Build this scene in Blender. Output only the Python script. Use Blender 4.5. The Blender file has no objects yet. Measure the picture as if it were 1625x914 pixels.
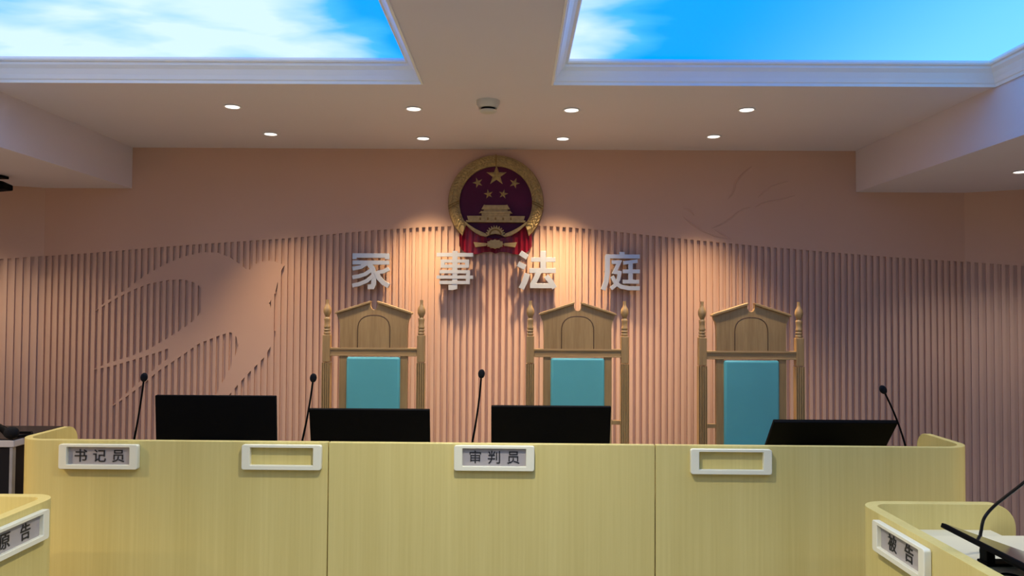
import bpy, bmesh, math, random
from mathutils import Vector, Matrix
random.seed(7)
SC = bpy.context.scene
COL = SC.collection
PI = math.pi

# ------------------------------------------------------------------ camera
W_, H_ = 1625.0, 914.0
F_PX, CX, CY = 1221.0, 812.5, 457.0
CAM = Vector((0.0, 0.0, 1.6))
PITCH = math.atan(33.0 / F_PX)      # looking slightly up
YAW = math.radians(0.22)            # turned a touch to the left
ROLL = 0.0058
fwd = Vector((-math.sin(YAW) * math.cos(PITCH), math.cos(YAW) * math.cos(PITCH), math.sin(PITCH)))
r0 = fwd.cross(Vector((0, 0, 1))).normalized()
u0 = r0.cross(fwd).normalized()
RGT = (r0 * math.cos(ROLL) + u0 * math.sin(ROLL)).normalized()
UPV = (u0 * math.cos(ROLL) - r0 * math.sin(ROLL)).normalized()
cam_data = bpy.data.cameras.new('camera')
cam = bpy.data.objects.new('camera', cam_data)
COL.objects.link(cam)
cam_data.sensor_width = 36.0
cam_data.lens = F_PX / W_ * 36.0
cam_data.clip_start = 0.05
m = Matrix((RGT, UPV, -fwd)).transposed().to_4x4()
m.translation = CAM
cam.matrix_world = m
SC.camera = cam

def ray(px, py):
    return fwd + RGT * ((px - CX) / F_PX) + UPV * (-(py - CY) / F_PX)
def PY(px, py, y):                   # point seen at a pixel, at depth y
    d = ray(px, py); return CAM + d * ((y - CAM.y) / d.y)
def PZ(px, py, z):                   # point seen at a pixel, at height z
    d = ray(px, py); return CAM + d * ((z - CAM.z) / d.z)
def PX_(px, py, x):
    d = ray(px, py); return CAM + d * ((x - CAM.x) / d.x)
def proj(p):
    d = Vector(p) - CAM; k = F_PX / d.dot(fwd)
    return CX + d.dot(RGT) * k, CY - d.dot(UPV) * k

# ------------------------------------------------------------------ world, exposure
SC.view_settings.view_transform = 'Standard'
SC.view_settings.look = 'None'
SC.view_settings.exposure = 0.18
SC.view_settings.gamma = 1.0
SC.view_settings.use_curve_mapping = False
world = bpy.data.worlds.new('world'); SC.world = world
world.use_nodes = True
bg = world.node_tree.nodes['Background']
bg.inputs['Color'].default_value = (0.80, 0.92, 1.0, 1)
bg.inputs['Strength'].default_value = 0.18
SPOT_W = 175.0
ROOM_W = 112.0
ROOM_COL = (1.0, 0.94, 0.84)
SPOT_COL = (1.0, 0.72, 0.40)
SKY_GAIN = 1.0

# ------------------------------------------------------------------ materials
def new_mat(name):
    mt = bpy.data.materials.new(name); mt.use_nodes = True
    nt = mt.node_tree
    return mt, nt, nt.nodes['Principled BSDF']
def paint(name, col, rough=0.6, var=0.04, scale=6.0, metal=0.0, bump=0.0, spec=0.5):
    mt, nt, b = new_mat(name)
    tc = nt.nodes.new('ShaderNodeTexCoord')
    no = nt.nodes.new('ShaderNodeTexNoise'); no.inputs['Scale'].default_value = scale
    no.inputs['Detail'].default_value = 3
    nt.links.new(tc.outputs['Object'], no.inputs['Vector'])
    cr = nt.nodes.new('ShaderNodeValToRGB')
    cr.color_ramp.elements[0].position = 0.3; cr.color_ramp.elements[1].position = 0.7
    cr.color_ramp.elements[0].color = tuple(c * (1 - var) for c in col) + (1,)
    cr.color_ramp.elements[1].color = tuple(min(1, c * (1 + var)) for c in col) + (1,)
    nt.links.new(no.outputs['Fac'], cr.inputs['Fac'])
    nt.links.new(cr.outputs['Color'], b.inputs['Base Color'])
    b.inputs['Roughness'].default_value = rough
    b.inputs['Metallic'].default_value = metal
    b.inputs['Specular IOR Level'].default_value = spec
    if bump:
        bp = nt.nodes.new('ShaderNodeBump'); bp.inputs['Strength'].default_value = bump
        bp.inputs['Distance'].default_value = 0.002
        n2 = nt.nodes.new('ShaderNodeTexNoise'); n2.inputs['Scale'].default_value = scale * 40
        nt.links.new(tc.outputs['Object'], n2.inputs['Vector'])
        nt.links.new(n2.outputs['Fac'], bp.inputs['Height'])
        nt.links.new(bp.outputs['Normal'], b.inputs['Normal'])
    return mt
def wood(name, dark, light, stretch, rough=0.4, broad=0.5, spec=0.4):
    """grain: fine noise stretched along one axis, over slow broad bands"""
    mt, nt, b = new_mat(name)
    tc = nt.nodes.new('ShaderNodeTexCoord')
    mp = nt.nodes.new('ShaderNodeMapping'); mp.inputs['Scale'].default_value = stretch
    nt.links.new(tc.outputs['Object'], mp.inputs['Vector'])
    n1 = nt.nodes.new('ShaderNodeTexNoise'); n1.inputs['Scale'].default_value = 1.0
    n1.inputs['Detail'].default_value = 5; n1.inputs['Roughness'].default_value = 0.65
    nt.links.new(mp.outputs['Vector'], n1.inputs['Vector'])
    m2 = nt.nodes.new('ShaderNodeMapping')
    m2.inputs['Scale'].default_value = tuple(s * 0.12 for s in stretch)
    nt.links.new(tc.outputs['Object'], m2.inputs['Vector'])
    n2 = nt.nodes.new('ShaderNodeTexNoise'); n2.inputs['Scale'].default_value = 1.0
    n2.inputs['Detail'].default_value = 2
    nt.links.new(m2.outputs['Vector'], n2.inputs['Vector'])
    mx = nt.nodes.new('ShaderNodeMix'); mx.data_type = 'FLOAT'; mx.inputs[0].default_value = broad
    nt.links.new(n1.outputs['Fac'], mx.inputs[2]); nt.links.new(n2.outputs['Fac'], mx.inputs[3])
    cr = nt.nodes.new('ShaderNodeValToRGB')
    cr.color_ramp.elements[0].position = 0.34; cr.color_ramp.elements[1].position = 0.66
    cr.color_ramp.elements[0].color = dark + (1,); cr.color_ramp.elements[1].color = light + (1,)
    nt.links.new(mx.outputs[0], cr.inputs['Fac'])
    nt.links.new(cr.outputs['Color'], b.inputs['Base Color'])
    b.inputs['Roughness'].default_value = rough
    b.inputs['Specular IOR Level'].default_value = spec
    return mt
def glow(name, col, strength):
    mt, nt, b = new_mat(name)
    b.inputs['Base Color'].default_value = col + (1,)
    b.inputs['Emission Color'].default_value = col + (1,)
    b.inputs['Emission Strength'].default_value = strength
    return mt
def sky_print(name, cloud_x0, cloud_x1, pale_x, seed):
    """backlit printed sky: blue with white clouds, mapped along the panel in object space"""
    mt, nt, b = new_mat(name)
    N, L = nt.nodes, nt.links
    tc = N.new('ShaderNodeTexCoord')
    sp = N.new('ShaderNodeSeparateXYZ'); L.new(tc.outputs['Object'], sp.inputs[0])
    mp = N.new('ShaderNodeMapping'); mp.inputs['Scale'].default_value = (1.1, 1.5, 1)
    mp.inputs['Location'].default_value = (seed, seed * 0.7, 0)
    mp.inputs['Rotation'].default_value = (0, 0, 0.5)
    L.new(tc.outputs['Object'], mp.inputs['Vector'])
    n1 = N.new('ShaderNodeTexNoise'); n1.inputs['Scale'].default_value = 1.5
    n1.inputs['Detail'].default_value = 4; n1.inputs['Roughness'].default_value = 0.45
    n1.inputs['Distortion'].default_value = 0.25
    L.new(mp.outputs['Vector'], n1.inputs['Vector'])
    mr = N.new('ShaderNodeMapRange'); mr.interpolation_type = 'SMOOTHSTEP'
    mr.inputs['From Min'].default_value = cloud_x0; mr.inputs['From Max'].default_value = cloud_x1
    mr.inputs['To Min'].default_value = 0.25; mr.inputs['To Max'].default_value = -0.42
    L.new(sp.outputs['X'], mr.inputs['Value'])
    ad = N.new('ShaderNodeMath'); ad.operation = 'ADD'
    L.new(n1.outputs['Fac'], ad.inputs[0]); L.new(mr.outputs['Result'], ad.inputs[1])
    cr = N.new('ShaderNodeValToRGB')
    e = cr.color_ramp.elements
    e[0].position = 0.30; e[0].color = (0.0, 0.36, 1.5, 1)
    e[1].position = 0.80; e[1].color = (0.64, 0.86, 1.35, 1)
    x = e.new(0.50); x.color = (0.06, 0.48, 1.5, 1)
    x = e.new(0.64); x.color = (0.36, 0.68, 1.4, 1)
    L.new(ad.outputs[0], cr.inputs['Fac'])
    m3 = N.new('ShaderNodeMapRange'); m3.interpolation_type = 'SMOOTHSTEP'
    m3.inputs['From Min'].default_value = pale_x[0]; m3.inputs['From Max'].default_value = pale_x[1]
    m3.inputs['To Min'].default_value = 0.0; m3.inputs['To Max'].default_value = 0.85
    L.new(sp.outputs['X'], m3.inputs['Value'])
    mx = N.new('ShaderNodeMix'); mx.data_type = 'RGBA'
    L.new(m3.outputs['Result'], mx.inputs[0]); L.new(cr.outputs['Color'], mx.inputs[6])
    mx.inputs[7].default_value = (0.22, 0.72, 1.5, 1)
    L.new(mx.outputs[2], b.inputs['Emission Color'])
    b.inputs['Emission Strength'].default_value = SKY_GAIN
    b.inputs['Base Color'].default_value = (0.02, 0.02, 0.02, 1)
    b.inputs['Roughness'].default_value = 0.8
    b.inputs['Specular IOR Level'].default_value = 0.1
    return mt

M = {}
M['wall'] = paint('wall_pink_panel', (0.605, 0.385, 0.285), 0.62, 0.03, 1.5)
M['ceiling'] = paint('ceiling_paint', (0.715, 0.66, 0.73), 0.8, 0.015, 1.0)
M['floor'] = paint('floor_vinyl', (0.125, 0.125, 0.125), 0.45, 0.08, 3)
M['mould'] = paint('white_moulding', (0.86, 0.87, 0.88), 0.4, 0.01)
M['bench'] = wood('pale_maple', (0.62, 0.50, 0.160), (0.71, 0.59, 0.210), (70, 70, 1.3), 0.42, 0.45)
M['bench_edge'] = wood('pale_maple_edge', (0.70, 0.55, 0.30), (0.78, 0.63, 0.38), (3, 3, 60), 0.35)
M['top'] = paint('wood_sky_reflection', (0.66, 0.61, 0.42), 0.35, 0.03, 3)  # light wood with the skylight's cream reflection put into its colour
M['oak'] = wood('oak_vertical', (0.27, 0.150, 0.055), (0.44, 0.27, 0.110), (55, 55, 4), 0.42)
M['oak_h'] = wood('oak_horizontal', (0.27, 0.150, 0.055), (0.44, 0.27, 0.110), (4, 55, 55), 0.42)
M['oak_dark'] = wood('oak_groove_shade', (0.10, 0.05, 0.02), (0.15, 0.08, 0.035), (40, 40, 4), 0.5)  # dark oak standing in for the groove's shade round the arch
M['teal'] = paint('teal_leather', (0.10, 0.375, 0.375), 0.45, 0.04, 5, 0, 0.15)
M['black'] = paint('black_plastic', (0.0025, 0.0025, 0.003), 0.6, 0.1, 30, 0, 0.05, 0.06)
M['black_gloss'] = paint('black_gloss', (0.008, 0.008, 0.010), 0.3, 0.1, 10)
M['black_foam'] = paint('black_foam', (0.008, 0.008, 0.009), 0.95, 0.3, 300, 0, 0.4, 0.2)
M['silver'] = paint('brushed_silver', (0.55, 0.575, 0.60), 0.36, 0.03, 12, 0.45)
M['cream'] = paint('cream_plastic', (0.84, 0.80, 0.57), 0.4, 0.015, 8)
M['insert'] = paint('grey_display', (0.40, 0.36, 0.33), 0.25, 0.05, 6)
M['ink'] = paint('black_ink', (0.012, 0.012, 0.014), 0.5, 0.05)
M['gold'] = paint('aged_gold', (0.43, 0.31, 0.13), 0.5, 0.16, 45, 0.2, 0.3)
M['gold_dark'] = paint('gold_shade', (0.24, 0.14, 0.035), 0.5, 0.2, 45, 0.3)
M['crimson'] = paint('red_with_shade', (0.075, 0.005, 0.034), 0.5, 0.15, 8, 0, 0, 0.2)  # red of the emblem field, with its shade mixed into the colour
M['drape'] = paint('red_drape', (0.20, 0.003, 0.020), 0.45, 0.2, 14)
M['white_plastic'] = paint('white_plastic', (0.60, 0.58, 0.54), 0.5, 0.02)
M['screen_glass'] = paint('screen_glass', (0.02, 0.02, 0.022), 0.12, 0.1, 10)
M['lamp'] = glow('lamp_lens', (1.0, 0.93, 0.88), 2.5)
M['grey_metal'] = paint('grey_metal', (0.30, 0.31, 0.34), 0.4, 0.05, 20, 0.4)
M['cab_black'] = paint('cabinet_black', (0.006, 0.007, 0.010), 0.4, 0.1, 4, 0, 0, 0.15)
M['cab_light'] = paint('cabinet_light', (0.42, 0.40, 0.40), 0.5, 0.03, 6)

# ------------------------------------------------------------------ mesh helpers
class MB:
    def __init__(s): s.v = []; s.f = []
    def add(s, vs, fs):
        o = len(s.v); s.v += [tuple(v) for v in vs]
        s.f += [tuple(i + o for i in f) for f in fs]; return s
    def box(s, x0, x1, y0, y1, z0, z1, mat=None):
        vs = [Vector((x, y, z)) for x in (x0, x1) for y in (y0, y1) for z in (z0, z1)]
        if mat: vs = [mat @ v for v in vs]
        return s.add(vs, [(0, 1, 3, 2), (4, 6, 7, 5), (0, 4, 5, 1), (2, 3, 7, 6), (0, 2, 6, 4), (1, 5, 7, 3)])
    def prism(s, poly, y0, y1, mat=None):
        """polygon in (x, z), extruded from y0 (front, towards the viewer) to y1"""
        a = sum(poly[i][0] * poly[(i + 1) % len(poly)][1] - poly[(i + 1) % len(poly)][0] * poly[i][1] for i in range(len(poly)))
        if a < 0: poly = poly[::-1]
        n = len(poly)
        vs = [Vector((x, y0, z)) for x, z in poly] + [Vector((x, y1, z)) for x, z in poly]
        if mat: vs = [mat @ v for v in vs]
        fs = [tuple(range(n)), tuple(range(2 * n - 1, n - 1, -1))]
        fs += [(i, i + n, (i + 1) % n + n, (i + 1) % n) for i in range(n)]
        return s.add(vs, fs)
    def tube(s, pts, rad, seg=10, cap=True):
        pts = [Vector(p) for p in pts]; n = len(pts)
        if not isinstance(rad, (list, tuple)): rad = [rad] * n
        t = (pts[1] - pts[0]).normalized()
        a = t.orthogonal().normalized()
        vs, fs = [], []
        for i, p in enumerate(pts):
            t = (pts[min(i + 1, n - 1)] - pts[max(i - 1, 0)]).normalized()
            a = (a - t * a.dot(t)).normalized(); b = t.cross(a)
            for k in range(seg):
                w = 2 * PI * k / seg
                vs.append(p + (a * math.cos(w) + b * math.sin(w)) * rad[i])
        for i in range(n - 1):
            for k in range(seg):
                k2 = (k + 1) % seg
                fs.append((i * seg + k, i * seg + k2, (i + 1) * seg + k2, (i + 1) * seg + k))
        if cap:
            fs.append(tuple(range(seg - 1, -1, -1))); fs.append(tuple(range((n - 1) * seg, n * seg)))
        return s.add(vs, fs)
    def lathe(s, prof, c, seg=20, axis='z'):
        """profile of (radius, height) turned about an axis through c"""
        vs, fs = [], []; n = len(prof); c = Vector(c)
        for r, h in prof:
            for k in range(seg):
                w = 2 * PI * k / seg
                if axis == 'z': vs.append(c + Vector((r * math.cos(w), r * math.sin(w), h)))
                else: vs.append(c + Vector((r * math.cos(w), -h, r * math.sin(w))))
        for i in range(n - 1):
            for k in range(seg):
                k2 = (k + 1) % seg
                fs.append((i * seg + k, i * seg + k2, (i + 1) * seg + k2, (i + 1) * seg + k))
        fs.append(tuple(range(seg - 1, -1, -1))); fs.append(tuple(range((n - 1) * seg, n * seg)))
        return s.add(vs, fs)
    def ball(s, c, r, sc=(1, 1, 1), seg=16, rings=10, mat=None):
        vs, fs = [], []; c = Vector(c)
        for i in range(1, rings):
            th = PI * i / rings
            for k in range(seg):
                w = 2 * PI * k / seg
                v = Vector((r * sc[0] * math.sin(th) * math.cos(w), r * sc[1] * math.sin(th) * math.sin(w), r * sc[2] * math.cos(th)))
                vs.append(c + (mat @ v if mat else v))
        vt = Vector((0, 0, r * sc[2])); top = len(vs); vs.append(c + (mat @ vt if mat else vt)); vs.append(c - (mat @ vt if mat else vt))
        for i in range(rings - 2):
            for k in range(seg):
                k2 = (k + 1) % seg
                fs.append((i * seg + k, (i + 1) * seg + k, (i + 1) * seg + k2, i * seg + k2))
        for k in range(seg):
            k2 = (k + 1) % seg
            fs.append((top, k, k2)); fs.append((top + 1, (rings - 2) * seg + k2, (rings - 2) * seg + k))
        return s.add(vs, fs)
    def build(s, name, mat, parent=None, bevel=0.0, smooth=False, seg=2, angle=None, loc=None):
        me = bpy.data.meshes.new(name); me.from_pydata(s.v, [], s.f); me.update()
        bm = bmesh.new(); bm.from_mesh(me)
        bmesh.ops.recalc_face_normals(bm, faces=bm.faces); bm.to_mesh(me); bm.free()
        if isinstance(mat, str): mat = M[mat]
        me.materials.append(mat)
        o = bpy.data.objects.new(name, me); COL.objects.link(o)
        if parent: o.parent = parent
        if loc: o.location = loc
        if smooth:
            for p in me.polygons: p.use_smooth = True
            if angle is None: angle = 40
            me.set_sharp_from_angle(angle=math.radians(angle))
        if bevel:
            b = o.modifiers.new('bevel', 'BEVEL'); b.width = bevel; b.segments = seg
            b.limit_method = 'ANGLE'; b.angle_limit = math.radians(35)
            b.harden_normals = False
        return o
def tag(o, label=None, cat=None, group=None, kind=None):
    if label: o['label'] = label
    if cat: o['category'] = cat
    if group: o['group'] = group
    if kind: o['kind'] = kind
    return o
def thing(name, loc, label, cat, group=None, rz=0.0):
    o = bpy.data.objects.new(name, None); COL.objects.link(o)
    o.empty_display_size = 0.1
    o.location = loc; o.rotation_euler = (0, 0, rz)
    return tag(o, label, cat, group)
def copy_tree(o, parent=None):
    kids = list(o.children)
    c = o.copy(); COL.objects.link(c)
    if parent: c.parent = parent
    for k in kids: copy_tree(k, c)
    return c
def strip(mb, path, thick, z0, tops):
    """upright board along a plan path; thickness to the left of travel; top height per point"""
    n = len(path); L, R = [], []
    for i in range(n):
        a = Vector(path[max(i - 1, 0)]); b = Vector(path[min(i + 1, n - 1)])
        t = (b - a).normalized(); nn = Vector((-t.y, t.x))
        R.append(Vector(path[i])); L.append(Vector(path[i]) + nn * thick)
    vs, fs = [], []
    for i in range(n):
        for q, z in ((R[i], z0), (R[i], tops[i]), (L[i], tops[i]), (L[i], z0)):
            vs.append((q.x, q.y, z))
    for i in range(n - 1):
        a, b = 4 * i, 4 * i + 4
        fs += [(a, b, b + 1, a + 1), (a + 1, b + 1, b + 2, a + 2), (a + 2, b + 2, b + 3, a + 3), (a + 3, b + 3, b, a)]
    fs += [(0, 1, 2, 3), (4 * n - 1, 4 * n - 2, 4 * n - 3, 4 * n - 4)]
    mb.add(vs, fs); return mb
def arc(cx, cy, r, a0, a1, n):
    return [(cx + r * math.cos(math.radians(a0 + (a1 - a0) * i / n)), cy + r * math.sin(math.radians(a0 + (a1 - a0) * i / n))) for i in range(n + 1)]

def lettering(text, size, gap, bold, thick, mat, parent, y, z):
    n = len(text)
    for k, ch in enumerate(text):
        g = glyph_object('character', ch, size, 0, 0.0 if ch in '审被' else bold, thick, mat, parent)
        g.location = ((k - (n - 1) / 2) * gap, y, z)
# wall characters as heavy strokes in a unit square (x right, y up): polylines with a width
STROKES = {
'家': [([(.46, .93), (.54, .93)], .06, None), ([(0, .90), (1, .90)], .115, None), ([(.055, .93), (.055, .80)], .11, None), ([(.945, .93), (.945, .80)], .11, None),
       ([(0, .71), (1, .71)], .105, None), ([(.42, .71), (.24, .59), (0, .54)], .10, None), ([(.42, .70), (.55, .55), (.585, .40), (.585, .13), (.55, .055), (.42, .055)], .125, None),
       ([(.53, .52), (.36, .40), (.18, .34), (0, .305)], .10, None), ([(.57, .36), (.40, .215), (.20, .13), (0, .085)], .10, None),
       ([(1, .55), (.84, .47), (.68, .44)], .10, None), ([(.64, .47), (.72, .30), (.84, .17), (1, .08)], .125, None)],
'事': [([(0, .90), (1, .90)], .095, None), ([(.50, 1), (.50, .06), (.44, .045), (.33, .045)], .13, None), ([(.14, .735), (.86, .735)], .08, None), ([(.14, .60), (.86, .60)], .08, None), ([(.165, .775), (.165, .56)], .10, None), ([(.835, .775), (.835, .56)], .10, None),
       ([(.08, .455), (.90, .455)], .085, None), ([(0, .315), (1, .315)], .085, None), ([(.08, .175), (.90, .175)], .085, None), ([(.86, .495), (.86, .135)], .10, None)],
'法': [([(.06, .95), (.25, .83)], .13, None), ([(0, .66), (.20, .56)], .13, None), ([(.09, .0), (.18, .18), (.25, .40)], .14, None),
       ([(.34, .77), (.99, .77)], .11, None), ([(.665, 1), (.665, .50)], .14, None), ([(.30, .48), (1, .48)], .12, None), ([(.56, .46), (.48, .28), (.38, .09)], .13, None), ([(.32, .08), (.94, .08)], .12, None), ([(.74, .34), (.86, .20), (.97, .02)], .13, None)],
'庭': [([(.53, 1), (.53, .88)], .13, None), ([(.10, .88), (1, .88)], .10, None), ([(.15, .90), (.15, .45), (.12, .22), (.04, .0)], .12, None),
       ([(.26, .73), (.46, .73), (.34, .47), (.47, .45), (.44, .28), (.36, .13), (.24, .03)], .095, None), ([(.27, .36), (.36, .19), (.50, .09), (.70, .05), (1, .05)], .10, None),
       ([(.94, .76), (.72, .73), (.56, .71)], .09, None), ([(.755, .72), (.755, .23)], .11, None), ([(.55, .49), (1, .49)], .095, None), ([(.55, .22), (.98, .22)], .095, None)],
}
def stroke_character(name, ch, w, h, thick, mat, parent):
    mb = MB()
    for si, (pts, wd, _) in enumerate(STROKES[ch]):
        P_ = [Vector(((x - .5) * w, (y - .5) * h)) for x, y in pts]
        n = len(P_); hw = wd * w / 2 * 1.08; A_, B_ = [], []
        for i in range(n):
            d0 = (P_[i] - P_[i-1]).normalized() if i else (P_[1] - P_[0]).normalized()
            d1 = (P_[i+1] - P_[i]).normalized() if i < n - 1 else d0
            d = (d0 + d1).normalized(); k = 1 / max(.5, d.dot(d0)); nn = Vector((-d.y, d.x)) * hw * k
            A_.append(P_[i] + nn); B_.append(P_[i] - nn)
        e = si * .00025
        vs = []
        for y in (-thick / 2 - e, thick / 2 + e):
            vs += [(q.x, y, q.y) for q in A_] + [(q.x, y, q.y) for q in B_]
        fs = []
        for i in range(n - 1):
            fs += [(i, i+1, n+i+1, n+i), (2*n+i, 3*n+i, 3*n+i+1, 2*n+i+1), (i, 2*n+i, 2*n+i+1, i+1), (n+i, n+i+1, 3*n+i+1, 3*n+i)]
        fs += [(0, n, 3*n, 2*n), (n-1, 3*n-1, 4*n-1, 2*n-1)]
        mb.add(vs, fs)
    return mb.build(name, mat, parent, 0.0012)

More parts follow.
